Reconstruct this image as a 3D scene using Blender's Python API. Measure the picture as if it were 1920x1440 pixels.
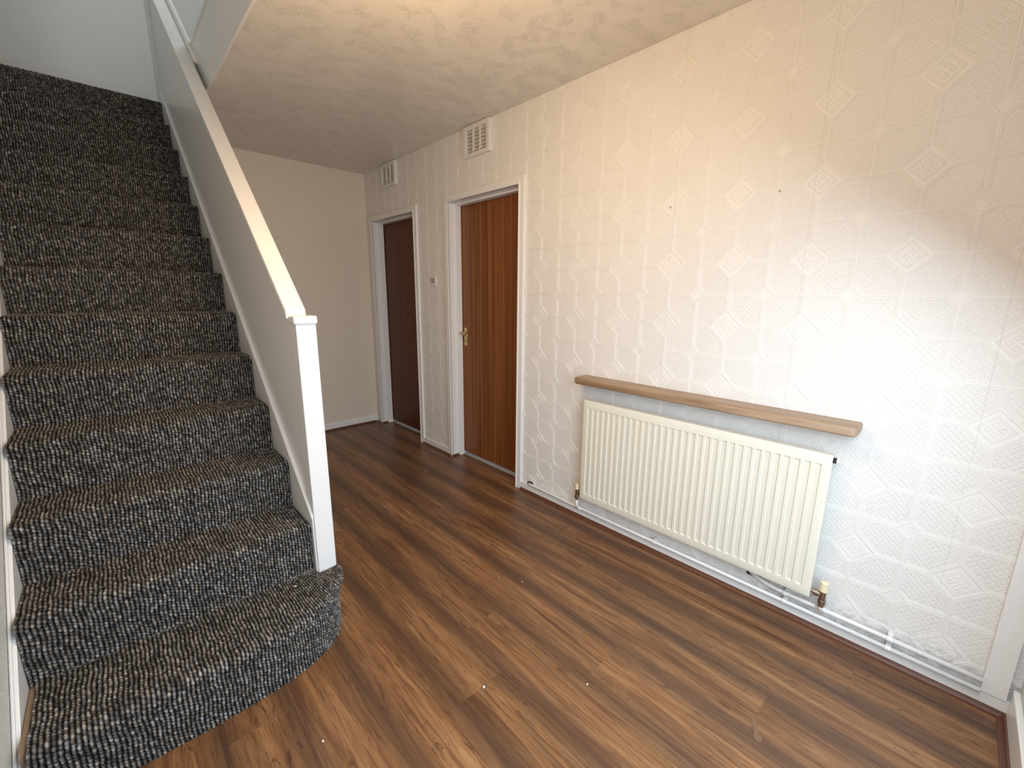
import bpy, bmesh, math, random
import numpy as np
from mathutils import Vector, Matrix
random.seed(7)
rng = np.random.default_rng(7)
for o in list(bpy.data.objects):
    bpy.data.objects.remove(o)
SC = bpy.context.scene
COL = SC.collection
PI = math.pi

# ------------------------------------------------------------------ camera, light, exposure
# world frame: x = 0 is the papered right wall, y = 0 the far wall, z = 0 the floor
cam_d = bpy.data.cameras.new('camera')
cam = bpy.data.objects.new('camera', cam_d)
COL.objects.link(cam)
yaw, pitch, roll = 0.75808, -0.20755, 0.00856
fw = Vector((math.sin(yaw) * math.cos(pitch), math.cos(yaw) * math.cos(pitch), math.sin(pitch)))
rt = Vector((math.cos(yaw), -math.sin(yaw), 0))
up = rt.cross(fw)
r2 = rt * math.cos(roll) + up * math.sin(roll)
u2 = -rt * math.sin(roll) + up * math.cos(roll)
M = Matrix((r2, u2, -fw)).transposed().to_4x4()
M.translation = Vector((-1.926, -4.080, 1.309))
cam.matrix_world = M
cam_d.sensor_width = 36
cam_d.lens = 794.43 * 36 / 1920
cam_d.clip_start = 0.02
SC.camera = cam

w = bpy.data.worlds.new('world'); SC.world = w
w.use_nodes = True
w.node_tree.nodes['Background'].inputs[0].default_value = (0.75, 0.85, 1.0, 1)
w.node_tree.nodes['Background'].inputs[1].default_value = 1.0
SC.view_settings.view_transform = 'Standard'
SC.view_settings.look = 'None'
SC.view_settings.gamma = 1
SC.view_settings.exposure = 0.12


def light(name, kind, loc, energy, color, rot=(0, 0, 0), size=None, radius=None):
    d = bpy.data.lights.new(name, kind)
    d.energy = energy; d.color = color
    if kind == 'AREA':
        d.shape = 'RECTANGLE'; d.size, d.size_y = size
    if radius is not None:
        d.shadow_soft_size = radius
    o = bpy.data.objects.new(name, d)
    COL.objects.link(o)
    o.location = loc; o.rotation_euler = rot
    return o


# warm ceiling lamp of the hall, just above the frame
light('ceiling_lamp_light', 'POINT', (-1.30, -2.95, 1.98), 30, (1.0, 0.67, 0.35), radius=0.20)
# daylight through the glazed front door behind the camera
fdl = light('front_door_daylight', 'AREA', (-1.22, -4.40, 1.12), 41, (0.70, 0.85, 1.0), (-PI / 2 + math.radians(50), 0, PI - math.radians(6)), (1.5, 1.5))
fdl.data.spread = math.radians(178)
# daylight through the upstairs landing window
light('landing_window_daylight', 'AREA', (-0.25, -.9, 4.3), 22, (0.90, 0.97, 1.0), (0, PI / 2, 0), (1.2, 1.2))


# ------------------------------------------------------------------ helpers
def link(name, me, mat=None, parent=None):
    o = bpy.data.objects.new(name, me)
    COL.objects.link(o)
    if mat is not None and not me.materials:
        me.materials.append(mat)
    if parent is not None:
        o.parent = parent
    return o


def tag(o, label=None, cat=None, group=None, kind=None):
    if label: o['label'] = label
    if cat: o['category'] = cat
    if group: o['group'] = group
    if kind: o['kind'] = kind
    return o


def empty(name, loc, label=None, cat=None, group=None, kind=None):
    o = bpy.data.objects.new(name, None)
    COL.objects.link(o); o.location = loc
    o.empty_display_size = 0.05
    return tag(o, label, cat, group, kind)


class MB:
    """collects shapes into one bmesh; coordinates are world, shifted by -org on build"""
    def __init__(s): s.bm = bmesh.new()

    def box(s, x0, x1, y0, y1, z0, z1, bev=0.0, seg=2):
        g = bmesh.ops.create_cube(s.bm, size=1)
        vs = g['verts']
        for v in vs:
            v.co = Vector((x0 + (v.co.x + .5) * (x1 - x0), y0 + (v.co.y + .5) * (y1 - y0), z0 + (v.co.z + .5) * (z1 - z0)))
        if bev > 0:
            es = list({e for v in vs for e in v.link_edges})
            bmesh.ops.bevel(s.bm, geom=es, offset=bev, segments=seg, affect='EDGES', profile=0.6)
        return s

    def prism(s, pts, axis, a0, a1, bev=0.0, seg=2):
        """polygon pts (2-D) extruded along axis 'x','y' or 'z' from a0 to a1"""
        def mk(p, a):
            return {'x': (a, p[0], p[1]), 'y': (p[0], a, p[1]), 'z': (p[0], p[1], a)}[axis]
        A = [s.bm.verts.new(mk(p, a0)) for p in pts]
        B = [s.bm.verts.new(mk(p, a1)) for p in pts]
        n = len(pts)
        fs = [s.bm.faces.new(A), s.bm.faces.new(B[::-1])]
        for i in range(n):
            fs.append(s.bm.faces.new((A[i], B[i], B[(i + 1) % n], A[(i + 1) % n])))
        bmesh.ops.recalc_face_normals(s.bm, faces=fs)
        if bev > 0:
            es = list({e for f in fs for e in f.edges})
            bmesh.ops.bevel(s.bm, geom=es, offset=bev, segments=seg, affect='EDGES', profile=0.6)
        return s

    def tube(s, path, r, n=16, cap=True):
        path = [Vector(p) for p in path]
        rings = []
        prev = None
        for i, p in enumerate(path):
            d = (path[min(i + 1, len(path) - 1)] - path[max(i - 1, 0)]).normalized()
            if prev is None:
                a = Vector((0, 0, 1)) if abs(d.z) < .9 else Vector((1, 0, 0))
                prev = d.cross(a).normalized()
            e1 = (prev - d * prev.dot(d)).normalized(); prev = e1
            e2 = d.cross(e1)
            rr = r[i] if isinstance(r, (list, tuple)) else r
            rings.append([s.bm.verts.new(p + (e1 * math.cos(t) + e2 * math.sin(t)) * rr)
                          for t in [2 * PI * k / n for k in range(n)]])
        for A, B in zip(rings, rings[1:]):
            for k in range(n):
                s.bm.faces.new((A[k], A[(k + 1) % n], B[(k + 1) % n], B[k]))
        if cap:
            s.bm.faces.new(rings[0][::-1]); s.bm.faces.new(rings[-1])
        return s

    def build(s, name, mat, parent=None, org=None, smooth=False, autosmooth=None):
        bm = s.bm
        bmesh.ops.recalc_face_normals(bm, faces=bm.faces[:])
        if org is None:
            org = parent.matrix_world.translation.copy() if parent is not None else Vector((0, 0, 0))
            if parent is not None:
                org = Vector(parent.location)
                q = parent.parent
                while q is not None:
                    org += Vector(q.location); q = q.parent
            local = Vector((0, 0, 0))
        else:
            org = Vector(org); local = org
        for v in bm.verts: v.co -= org
        me = bpy.data.meshes.new(name)
        bm.to_mesh(me); bm.free()
        if smooth or autosmooth:
            me.polygons.foreach_set('use_smooth', [True] * len(me.polygons))
            if autosmooth:
                try: me.set_sharp_from_angle(angle=math.radians(autosmooth))
                except Exception: pass
        o = link(name, me, mat, parent)
        if parent is None: o.location = local
        return o


# ------------------------------------------------------------------ material helpers
def mat_new(name, color=(.8, .8, .8), rough=.5, metallic=0.0, spec=None):
    m = bpy.data.materials.new(name); m.use_nodes = True
    b = m.node_tree.nodes['Principled BSDF']
    b.inputs['Base Color'].default_value = (*color, 1)
    b.inputs['Roughness'].default_value = rough
    b.inputs['Metallic'].default_value = metallic
    if spec is not None: b.inputs['Specular IOR Level'].default_value = spec
    return m


class NT:
    def __init__(s, m):
        s.t = m.node_tree; s.n = s.t.nodes; s.l = s.t.links; s.b = s.n['Principled BSDF']

    def node(s, kind, **kw):
        n = s.n.new(kind)
        for k, v in kw.items(): setattr(n, k, v)
        return n

    def put(s, sock, v):
        if hasattr(v, 'is_linked') or isinstance(v, bpy.types.NodeSocket): s.l.new(v, sock)
        elif isinstance(v, (tuple, list)): sock.default_value = v
        else: sock.default_value = v

    def m(s, op, a, b=0.0, c=None):
        n = s.node('ShaderNodeMath', operation=op)
        s.put(n.inputs[0], a); s.put(n.inputs[1], b)
        if c is not None: s.put(n.inputs[2], c)
        return n.outputs[0]

    def coord(s, which='Object'):
        return s.node('ShaderNodeTexCoord').outputs[which]

    def xyz(s, v):
        n = s.node('ShaderNodeSeparateXYZ'); s.l.new(v, n.inputs[0]); return n.outputs

    def comb(s, x, y, z):
        n = s.node('ShaderNodeCombineXYZ')
        for i, v in enumerate((x, y, z)): s.put(n.inputs[i], v)
        return n.outputs[0]

    def noise(s, vec, scale, detail=2, rough=.5, dist=0.0):
        n = s.node('ShaderNodeTexNoise')
        if vec is not None: s.l.new(vec, n.inputs['Vector'])
        n.inputs['Scale'].default_value = scale; n.inputs['Detail'].default_value = detail
        n.inputs['Roughness'].default_value = rough; n.inputs['Distortion'].default_value = dist
        return n.outputs['Fac']

    def ramp(s, fac, stops, interp='LINEAR'):
        n = s.node('ShaderNodeValToRGB'); n.color_ramp.interpolation = interp
        e = n.color_ramp.elements
        while len(e) < len(stops): e.new(.5)
        for i, (p, c) in enumerate(stops):
            e[i].position = p
            e[i].color = (c, c, c, 1) if not isinstance(c, tuple) else (*c, 1)
        s.put(n.inputs[0], fac)
        return n.outputs[0]

    def mix(s, fac, a, b, kind='RGBA', blend='MIX'):
        n = s.node('ShaderNodeMix', data_type=kind)
        if kind == 'RGBA':
            n.blend_type = blend
            ia, ib, o = 6, 7, 2
        else: ia, ib, o = 2, 3, 0
        s.put(n.inputs[0], fac)
        s.put(n.inputs[ia], a if not (isinstance(a, tuple) and len(a) == 3) else (*a, 1))
        s.put(n.inputs[ib], b if not (isinstance(b, tuple) and len(b) == 3) else (*b, 1))
        return n.outputs[o]

    def vscale(s, v, sc):
        n = s.node('ShaderNodeMapping'); s.l.new(v, n.inputs[0]); n.inputs['Scale'].default_value = sc
        return n.outputs[0]

    def bump(s, h, dist, strength=1.0, normal=None):
        n = s.node('ShaderNodeBump')
        n.inputs['Strength'].default_value = strength; n.inputs['Distance'].default_value = dist
        s.l.new(h, n.inputs['Height'])
        if normal is not None: s.l.new(normal, n.inputs['Normal'])
        return n.outputs[0]


WHITE = (.80, .785, .755)


def paint(name, color=WHITE, rough=.35, brush=.0004, spots=True):
    m = mat_new(name, color, rough); t = NT(m)
    c = t.coord()
    n1 = t.noise(c, 14, 4); n2 = t.noise(c, 160, 3)
    dirt = t.ramp(t.noise(c, 55, 5, .7), [(.0, 0.0), (.70, 0.0), (.78, .22)])
    base = t.mix(t.m('MULTIPLY', n1, .12), color, tuple(v * .86 for v in color))
    if spots: base = t.mix(dirt, base, tuple(v * .62 for v in color))
    t.put(t.b.inputs['Base Color'], base)
    t.put(t.b.inputs['Normal'], t.bump(t.m('ADD', t.m('MULTIPLY', n2, .5), n1), brush * 3))
    return m


M_GLOSS = paint('white_gloss_paint', (.82, .81, .79), .28)
M_GLOSS_WORN = paint('worn_white_paint', (.78, .77, .745), .38, .0008)
M_PLASTER = paint('white_wall_paint', (.72, .715, .69), .6, .0006, spots=False)


# ---- embossed wallpaper: octagons filled with a diamond lattice, big and small diamonds at the joints
def wallpaper(name, axis, strength, color, dirt=False):
    m = mat_new(name, color, .48); t = NT(m)
    c = t.coord()
    X = t.xyz(c)
    u = X[1] if axis == 'y' else X[0]
    z = X[2]
    hx, hh = .13625, .1325
    a = t.m('PINGPONG', t.m('ADD', u, 3.651 + 20 * hx * 2), hx)
    b = t.m('PINGPONG', t.m('ADD', z, -1.183 + 20 * hh * 2), hh)
    a2 = t.m('SUBTRACT', hx, a); b2 = t.m('SUBTRACT', hh, b)
    r1 = t.m('ADD', a, b); r2_ = t.m('ADD', a2, b2)
    d1 = t.m('MULTIPLY', t.m('SUBTRACT', r1, .064), .7071)
    d2 = t.m('MULTIPLY', t.m('SUBTRACT', r2_, .030), .7071)
    sd = t.m('MINIMUM', t.m('MINIMUM', t.m('MINIMUM', a, a2), t.m('MINIMUM', b, b2)), t.m('MINIMUM', d1, d2))
    # inside a diamond sd < 0
    ad = t.m('ABSOLUTE', sd)
    s = .0195
    p = t.m('ABSOLUTE', t.m('SUBTRACT', t.m('FRACT', t.m('DIVIDE', t.m('ADD', u, z), s)), .5))
    q = t.m('ABSOLUTE', t.m('SUBTRACT', t.m('FRACT', t.m('ADD', t.m('DIVIDE', t.m('SUBTRACT', u, z), s), 50)), .5))
    mm = t.m('MAXIMUM', p, q)
    lat = t.ramp(mm, [(0, .35), (.07, .35), (.17, .95), (.33, .95), (.43, .05), (.5, .05)])
    inner = t.mix(t.m('LESS_THAN', sd, 0.0), lat, (.4, .4, .4))
    far = t.m('GREATER_THAN', ad, .0125)
    h = t.mix(far, (.4, .4, .4), inner)
    micro = t.noise(c, 700, 2)
    soft = t.noise(c, 5, 3)
    wear = t.ramp(t.noise(c, 2.3, 2), [(.3, .75), (.65, 1.0)])
    if axis == 'y':
        wear = t.m('MULTIPLY', wear, t.ramp(t.m('DIVIDE', t.m('MULTIPLY', u, -1.0), 5.0), [(.40, .30), (.66, 1.0)]))
    hgt = t.m('ADD', t.m('MULTIPLY', h, wear), t.m('MULTIPLY', micro, .10))
    n1 = t.bump(hgt, .0010 * strength)
    n2 = t.bump(soft, .003, 1.0, n1)
    t.put(t.b.inputs['Normal'], n2)
    col = t.mix(t.m('MULTIPLY', soft, .10), color, tuple(v * .9 for v in color))
    if dirt:
        zf = t.ramp(t.m('DIVIDE', z, .16), [(0, 1.0), (.75, .9), (1, 0.0)])
        yf = t.ramp(t.m('DIVIDE', t.m('MULTIPLY', u, -1.0), 5.0), [(0, 0.0), (.68, .0), (.74, 1.0), (1, 1.0)])
        nz = t.ramp(t.noise(t.vscale(c, (1, .5, 1)), 60, 5, .75), [(.45, 0.0), (.62, 1.0)])
        k = t.m('MULTIPLY', t.m('MULTIPLY', zf, yf), t.m('MULTIPLY', nz, .42))
        col = t.mix(k, col, (.16, .15, .15))
        # paper seams, a drop every 0.53 m
        sm = t.m('LESS_THAN', t.m('PINGPONG', t.m('ADD', u, 3.632 + 5.3), .265), .0009)
        col = t.mix(t.m('MULTIPLY', sm, t.m('MULTIPLY', t.noise(c, 3, 2), .55)), col, (.35, .33, .30))
    t.put(t.b.inputs['Base Color'], col)
    return m


M_PAPER = wallpaper('embossed_wallpaper', 'y', 1.0, (.80, .775, .735), dirt=True)
M_PAPER_FAR = wallpaper('painted_over_wallpaper', 'x', .35, (.75, .665, .555))


def woodchip():
    m = mat_new('woodchip_wallpaper', (.78, .77, .74), .5); t = NT(m)
    c = t.coord()
    h = t.m('ADD', t.ramp(t.noise(c, 140, 3, .6), [(.45, 0.0), (.62, 1.0)]), t.m('MULTIPLY', t.noise(c, 30, 3), .6))
    t.put(t.b.inputs['Normal'], t.bump(h, .0022))
    spots = t.ramp(t.noise(c, 210, 2), [(.0, 0.0), (.74, 0.0), (.78, .5)])
    t.put(t.b.inputs['Base Color'], t.mix(spots, (.78, .77, .74), (.30, .28, .25)))
    return m


M_CHIP = woodchip()


def artex():
    m = mat_new('textured_ceiling_coating', (.74, .69, .62), .20); t = NT(m)
    c = t.coord()
    patch = t.ramp(t.noise(c, 12, 1, .4, .3), [(.45, 0.0), (.60, 1.0)])
    warp = t.node('ShaderNodeVectorMath', operation='ADD')
    nz = t.node('ShaderNodeTexNoise'); t.l.new(c, nz.inputs['Vector']); nz.inputs['Scale'].default_value = 11
    sc = t.node('ShaderNodeVectorMath', operation='SCALE'); t.l.new(nz.outputs['Color'], sc.inputs[0]); sc.inputs['Scale'].default_value = .10
    t.l.new(c, warp.inputs[0]); t.l.new(sc.outputs[0], warp.inputs[1])
    v = t.node('ShaderNodeTexVoronoi', feature='SMOOTH_F1'); t.l.new(warp.outputs[0], v.inputs['Vector']); v.inputs['Scale'].default_value = 105
    v.inputs['Smoothness'].default_value = .25
    worm = t.m('SUBTRACT', 1.0, t.m('MULTIPLY', v.outputs['Distance'], 1.3))
    stip = t.ramp(worm, [(.3, 0.0), (.75, 1.0)])
    wv = t.noise(warp.outputs[0], 42, 2, .5, 2.2)
    ridg = t.ramp(wv, [(.44, 0.0), (.5, 1.0), (.56, 0.0)])
    h = t.m('MULTIPLY', patch, t.m('SUBTRACT', t.m('ADD', t.m('MULTIPLY', stip, .9), t.m('MULTIPLY', ridg, .8)), .75))
    t.put(t.b.inputs['Normal'], t.bump(h, .0010))
    return m


M_ARTEX = artex()


# ---- laminate floor: each plank its own object, long edges shaded darker as on the boards
def laminate():
    m = mat_new('walnut_laminate', (.2, .08, .03), .33); t = NT(m)
    c = t.coord()
    info = t.node('ShaderNodeObjectInfo')
    rnd = info.outputs['Random']
    X = t.xyz(c)
    off = t.m('MULTIPLY', rnd, 37.0)
    v = t.comb(t.m('ADD', X[0], off), t.m('ADD', X[1], off), X[2])
    g1 = t.noise(t.vscale(v, (26, 1.7, 1)), 1.0, 5, .62, .9)
    g2 = t.noise(t.vscale(v, (110, 5, 1)), 1.0, 4, .65, .6)
    g3 = t.noise(t.vscale(v, (7, 1.2, 1)), 1.0, 3, .5, 1.2)
    g4 = t.noise(t.vscale(v, (300, 10, 1)), 1.0, 2, .5)
    base = t.ramp(g1, [(.25, (.062, .026, .010)), (.40, (.135, .059, .022)), (.55, (.205, .096, .036)), (.75, (.31, .158, .066))])
    base = t.mix(t.m('MULTIPLY', t.ramp(g2, [(.38, 1.0), (.52, 0.0)]), .62), base, (.075, .027, .013))
    # knots / dark flecks
    kn = t.ramp(t.noise(t.vscale(v, (34, 7.5, 1)), 1.0, 4, .72, 1.5), [(.60, 0.0), (.66, 1.0)])
    base = t.mix(t.m('MULTIPLY', kn, .70), base, (.055, .020, .010))
    fl = t.ramp(g4, [(.62, 0.0), (.72, 1.0)])
    base = t.mix(t.m('MULTIPLY', fl, .18), base, (.62, .38, .22))
    # smoked edges (print of the board itself)
    ax = t.m('ABSOLUTE', X[0])
    wob = t.m('MULTIPLY', t.m('SUBTRACT', g3, .5), .050)
    ed = t.ramp(t.m('DIVIDE', t.m('ADD', ax, wob), .0975), [(.40, 0.0), (.80, .72), (1.0, .92)])
    base = t.mix(t.m('MULTIPLY', ed, .78), base, (.050, .026, .016))
    k = t.m('ADD', 1.00, t.m('MULTIPLY', rnd, .36))
    hsv = t.node('ShaderNodeHueSaturation'); t.l.new(base, hsv.inputs['Color']); t.put(hsv.inputs['Value'], k)
    hsv.inputs['Saturation'].default_value = .98
    t.put(t.b.inputs['Base Color'], hsv.outputs[0])
    t.put(t.b.inputs['Roughness'], t.m('ADD', .26, t.m('MULTIPLY', g1, .22)))
    t.put(t.b.inputs['Normal'], t.bump(t.m('ADD', g2, t.m('MULTIPLY', kn, -.6)), .0007))
    return m


M_FLOOR = laminate()
M_BEAD = mat_new('dark_walnut_beading', (.085, .030, .014), .38)
t = NT(M_BEAD)
t.put(t.b.inputs['Base Color'], t.mix(t.noise(t.vscale(t.coord(), (120, 3, 120)), 1, 3), (.06, .020, .010), (.15, .058, .028)))
M_SUB = mat_new('subfloor', (.05, .035, .025), .9)


def veneer(name, c0, c1, c2, f=1.0, rough=.32):
    m = mat_new(name, c1, rough); t = NT(m)
    c = t.coord()
    g1 = t.noise(t.vscale(c, (1, 16 * f, .35)), 1.0, 4, .6, .35)
    g2 = t.noise(t.vscale(c, (1, 90, 1.1)), 1.0, 3, .6, .15)
    g3 = t.noise(t.vscale(c, (1, 500, 22)), 1.0, 2, .5)
    b = t.ramp(g1, [(.30, c0), (.48, c1), (.68, c2)])
    b = t.mix(t.m('MULTIPLY', t.ramp(g2, [(.38, 1.0), (.55, 0.0)]), .6), b, c0)
    b = t.mix(t.m('MULTIPLY', t.ramp(g3, [(.40, 1.0), (.5, 0.0)]), .25), b, tuple(v * .5 for v in c0))
    t.put(t.b.inputs['Base Color'], b)
    t.put(t.b.inputs['Normal'], t.bump(g3, .0003))
    return m


M_SAPELE = veneer('sapele_veneer', (.135, .040, .011), (.225, .076, .020), (.33, .125, .036), 2.2)
M_MAHOG = veneer('dark_mahogany_veneer', (.080, .021, .006), (.105, .031, .009), (.135, .043, .013), 1.6, .42)


def shelf_wood():
    m = mat_new('varnished_pine', (.42, .25, .13), .42); t = NT(m)
    c = t.coord()
    g = t.noise(t.vscale(c, (40, 2.2, 30)), 1, 4, .6, .6)
    g2 = t.noise(t.vscale(c, (220, 9, 200)), 1, 3)
    b = t.ramp(g, [(.3, (.25, .16, .095)), (.5, (.36, .245, .155)), (.7, (.47, .335, .22))])
    kn = t.ramp(t.noise(t.vscale(c, (30, 10, 30)), 1, 4, .7, 1.0), [(.66, 0.0), (.72, 1.0)])
    b = t.mix(t.m('MULTIPLY', kn, .6), b, (.13, .06, .03))
    b = t.mix(t.m('MULTIPLY', g2, .18), b, (.18, .10, .05))
    t.put(t.b.inputs['Base Color'], b)
    t.put(t.b.inputs['Normal'], t.bump(g2, .0005))
    return m


M_SHELF = shelf_wood()
M_CREAM = mat_new('cream_enamel', (.80, .775, .655), .30)
t = NT(M_CREAM)
c_ = t.coord()
t.put(t.b.inputs['Base Color'], t.mix(t.ramp(t.noise(c_, 42, 4, .7), [(.0, 0.0), (.73, 0.0), (.78, .45)]),
      t.mix(t.noise(c_, 3, 2), (.80, .775, .665), (.76, .73, .60)), (.30, .27, .21)))
M_CREAM_EDGE = mat_new('cream_enamel_edge', (.74, .71, .60), .35)
M_BRASS = mat_new('aged_brass', (.62, .47, .24), .32, 1.0)
M_CHROME = mat_new('tarnished_nickel', (.42, .36, .30), .30, 1.0)
M_CAPCREAM = mat_new('cream_plastic', (.80, .72, .48), .4)
M_PLASTIC = mat_new('white_plastic', (.76, .735, .69), .35)
M_DARKHOLE = mat_new('dark_hole', (.02, .018, .015), .9)
M_THRESH = paint('threshold_strip_grey', (.42, .39, .36), .55, .0006)
M_BAREWOOD = mat_new('bare_softwood', (.48, .34, .20), .7)
t = NT(M_BAREWOOD)
t.put(t.b.inputs['Base Color'], t.mix(t.noise(t.vscale(t.coord(), (60, 4, 60)), 1, 4), (.22, .15, .09), (.36, .26, .17)))
M_FLECK = mat_new('white_paint_fleck', (.85, .84, .80), .6)
M_SMEAR = mat_new('dried_glue', (.155, .085, .045), .12)
M_VENTBACK = mat_new('gap_shade_plastic', (.52, .48, .43), .6)  # vent backing: shade of the louvre gaps put into its colour
M_GREYROCK = mat_new('grey_rocker', (.40, .34, .29), .4)

# carpet: colour per vertex, from yarns and painted gap shade computed with the loops
M_SAPELE.node_tree.nodes['Principled BSDF'].inputs['Specular IOR Level'].default_value = .28
M_MAHOG.node_tree.nodes['Principled BSDF'].inputs['Specular IOR Level'].default_value = .25
M_CARPET = mat_new('loop_pile_carpet', (.1, .1, .1), .95, spec=.15)
t = NT(M_CARPET)
at = t.node('ShaderNodeAttribute'); at.attribute_name = 'yarn_gap_shade'
fuzz = t.noise(t.coord(), 1400, 2)
fib = t.noise(t.coord(), 420, 3, .7)
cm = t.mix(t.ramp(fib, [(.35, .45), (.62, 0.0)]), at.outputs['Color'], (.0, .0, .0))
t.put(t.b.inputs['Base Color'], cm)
t.b.inputs['Sheen Weight'].default_value = .0
t.b.inputs['Sheen Roughness'].default_value = .6
t.put(t.b.inputs['Normal'], t.bump(fuzz, .0008))

# ------------------------------------------------------------------ setting
CEIL = 2.40
XL = -2.25            # left wall
YF = -4.38            # front wall
# door openings in the right wall (y ranges) and head
D1 = (-0.878, -0.128)
D2 = (-2.109, -1.357)
HEAD = 1.962
TW = .046             # architrave width
WT = .16
wr = MB()
for y0, y1, z0, z1 in [(YF, D2[0] - .012, 0, CEIL), (D2[0] - .012, D2[1] + .012, HEAD + .012, CEIL),
                       (D2[1] + .012, D1[0] - .012, 0, CEIL), (D1[0] - .012, D1[1] + .012, HEAD + .012, CEIL),
                       (D1[1] + .012, 0.0, 0, CEIL)]:
    wr.box(0, WT, y0, y1, z0, z1)
wr.box(0, WT, YF, .98, CEIL, 5.0)
wall_r = tag(wr.build('wall_right', M_PAPER), kind='structure', label='right wall papered in embossed white octagon pattern')
wb = MB().box(-1.36, 0.16, 0, .12, 0, 2.62)
wall_f = tag(wb.build('wall_far', M_PAPER_FAR), kind='structure', label='far wall of the hall in painted-over paper')

# raised outlines of the paper: octagon borders, ribbons and diamonds as real relief on the wall
def inset(poly, d):
    n = len(poly); out = []
    for i in range(n):
        p0, p1, p2 = Vector(poly[i - 1]), Vector(poly[i]), Vector(poly[(i + 1) % n])
        e1 = (p1 - p0).normalized(); e2 = (p2 - p1).normalized()
        n1 = Vector((-e1.y, e1.x)); n2 = Vector((-e2.y, e2.x))
        k = 1 + n1.dot(n2)
        out.append(tuple(p1 + (n1 + n2) * (d / max(k, .2))))
    return out


def relief(regions, plane, amp, name, mat, parent):
    HX, HH = .13625, .1325
    total = bmesh.new()
    for (ua, ub, za, zb) in regions:
        bm = bmesh.new()

        def P3(p, h):
            return (-h, p[0], p[1]) if plane == 'x' else (p[0], -h, p[1])

        def rings(poly, prof, fill=False):
            prev = None
            for d, h in prof:
                q = inset(poly, d) if d else poly
                cur = [bm.verts.new(P3(p, h * amp)) for p in q]
                if prev:
                    for i in range(len(cur)):
                        bm.faces.new((prev[i], prev[(i + 1) % len(cur)], cur[(i + 1) % len(cur)], cur[i]))
                prev = cur
            if fill: bm.faces.new(prev)
        i0 = math.floor((ua + 3.651) / HX) - 1; i1 = math.ceil((ub + 3.651) / HX) + 1
        j0 = math.floor((za - 1.183) / HH) - 1; j1 = math.ceil((zb - 1.183) / HH) + 1
        for i in range(i0, i1):
            for j in range(j0, j1):
                u0, z0 = -3.651 + i * HX, 1.183 + j * HH
                def cut(ii, jj):
                    if ii % 2 == 0 and jj % 2 == 0: return .064
                    if ii % 2 == 1 and jj % 2 == 1: return .030
                    return 0
                c00, c10, c11, c01 = cut(i, j), cut(i + 1, j), cut(i + 1, j + 1), cut(i, j + 1)
                poly = []
                for (cu, cz, c, du, dz, first) in ((u0, z0, c00, 1, 1, 'z'), (u0 + HX, z0, c10, -1, 1, 'u'), (u0 + HX, z0 + HH, c11, -1, -1, 'z'), (u0, z0 + HH, c01, 1, -1, 'u')):
                    if c == 0: poly.append((cu, cz))
                    elif first == 'z': poly += [(cu, cz + dz * c), (cu + du * c, cz)]
                    else: poly += [(cu + du * c, cz), (cu, cz + dz * c)]
                rings(poly, [(.0034, 0), (.0046, -.0), (.0054, 1.0), (.0072, 1.0), (.0080, 0), (.0092, 0), (.0098, .7), (.0108, .7), (.0114, 0)])
                # half ribbons on the cell edges
                rings(poly, [(0, 1.15), (.0022, 1.05), (.0034, 0)])
                if i % 2 == 0 and j % 2 == 0 or i % 2 == 1 and j % 2 == 1:
                    R = .064 if i % 2 == 0 else .030
                    dm = [(u0, z0 - R), (u0 + R, z0), (u0, z0 + R), (u0 - R, z0)]
                    if R > .05:
                        rings(dm, [(0, 1.15), (.0015, .9), (.0028, 0)])
                        rings(dm, [(.0125, 0), (.0135, .9), (.0150, .9), (.0160, 0)])
                        rings(dm, [(.0180, 0), (.0188, .7), (.0200, .7), (.0208, 0)])
                        k = .0078
                        for (a, b) in ((1, 1), (1, -1), (-1, 1), (-1, -1)):
                            cx, cz = u0 + (a + b) * k / 1.0, z0 + (a - b) * k / 1.0
                            r_ = .0115 if True else 0
                            sq = [(cx, cz - .011), (cx + .011, cz), (cx, cz + .011), (cx - .011, cz)]
                            rings(sq, [(0, 0), (.0008, 1.0), (.0028, 1.0), (.0036, 0)])
                    else:
                        rings(dm, [(0, 1.0), (.0012, .8), (.0024, 0)])
                        rings(dm, [(.0060, 0), (.0066, .6), (.0078, .6), (.0084, 0)])
        ax = Vector((0, 1, 0)) if plane == 'x' else Vector((1, 0, 0))
        for co, no in ((ax * ua, -ax), (ax * ub, ax), (Vector((0, 0, za)), Vector((0, 0, -1))), (Vector((0, 0, zb)), Vector((0, 0, 1)))):
            bmesh.ops.bisect_plane(bm, geom=bm.verts[:] + bm.edges[:] + bm.faces[:], plane_co=co, plane_no=no, clear_outer=True)
        tmp = bpy.data.meshes.new('tmp'); bm.to_mesh(tmp); bm.free(); total.from_mesh(tmp); bpy.data.meshes.remove(tmp)
    for v in total.verts:
        if plane == 'x': v.co.x -= .00005
        else: v.co.y -= .00005
    for f in total.faces: f.normal_update()
    bad = [f for f in total.faces if (f.normal.x if plane == 'x' else f.normal.y) > 0]
    bmesh.ops.reverse_faces(total, faces=bad)
    me = bpy.data.meshes.new(name); total.to_mesh(me); total.free()
    o = link(name, me, mat, parent); o['kind'] = 'stuff'
    return o


relief([(YF, D2[0] - .03, .055, CEIL)], 'x', .0014, 'embossed_pattern', M_PAPER, wall_r)
relief([(D2[0] - .03, D1[1] + .03, HEAD + .03, CEIL), (D2[1] + .03, D1[0] - .03, .055, HEAD + .03)], 'x', .0006, 'embossed_pattern', M_PAPER, wall_r)
relief([(-1.36, 0.0, .07, CEIL)], 'y', .0006, 'embossed_pattern', M_PAPER_FAR, wall_f)

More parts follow.
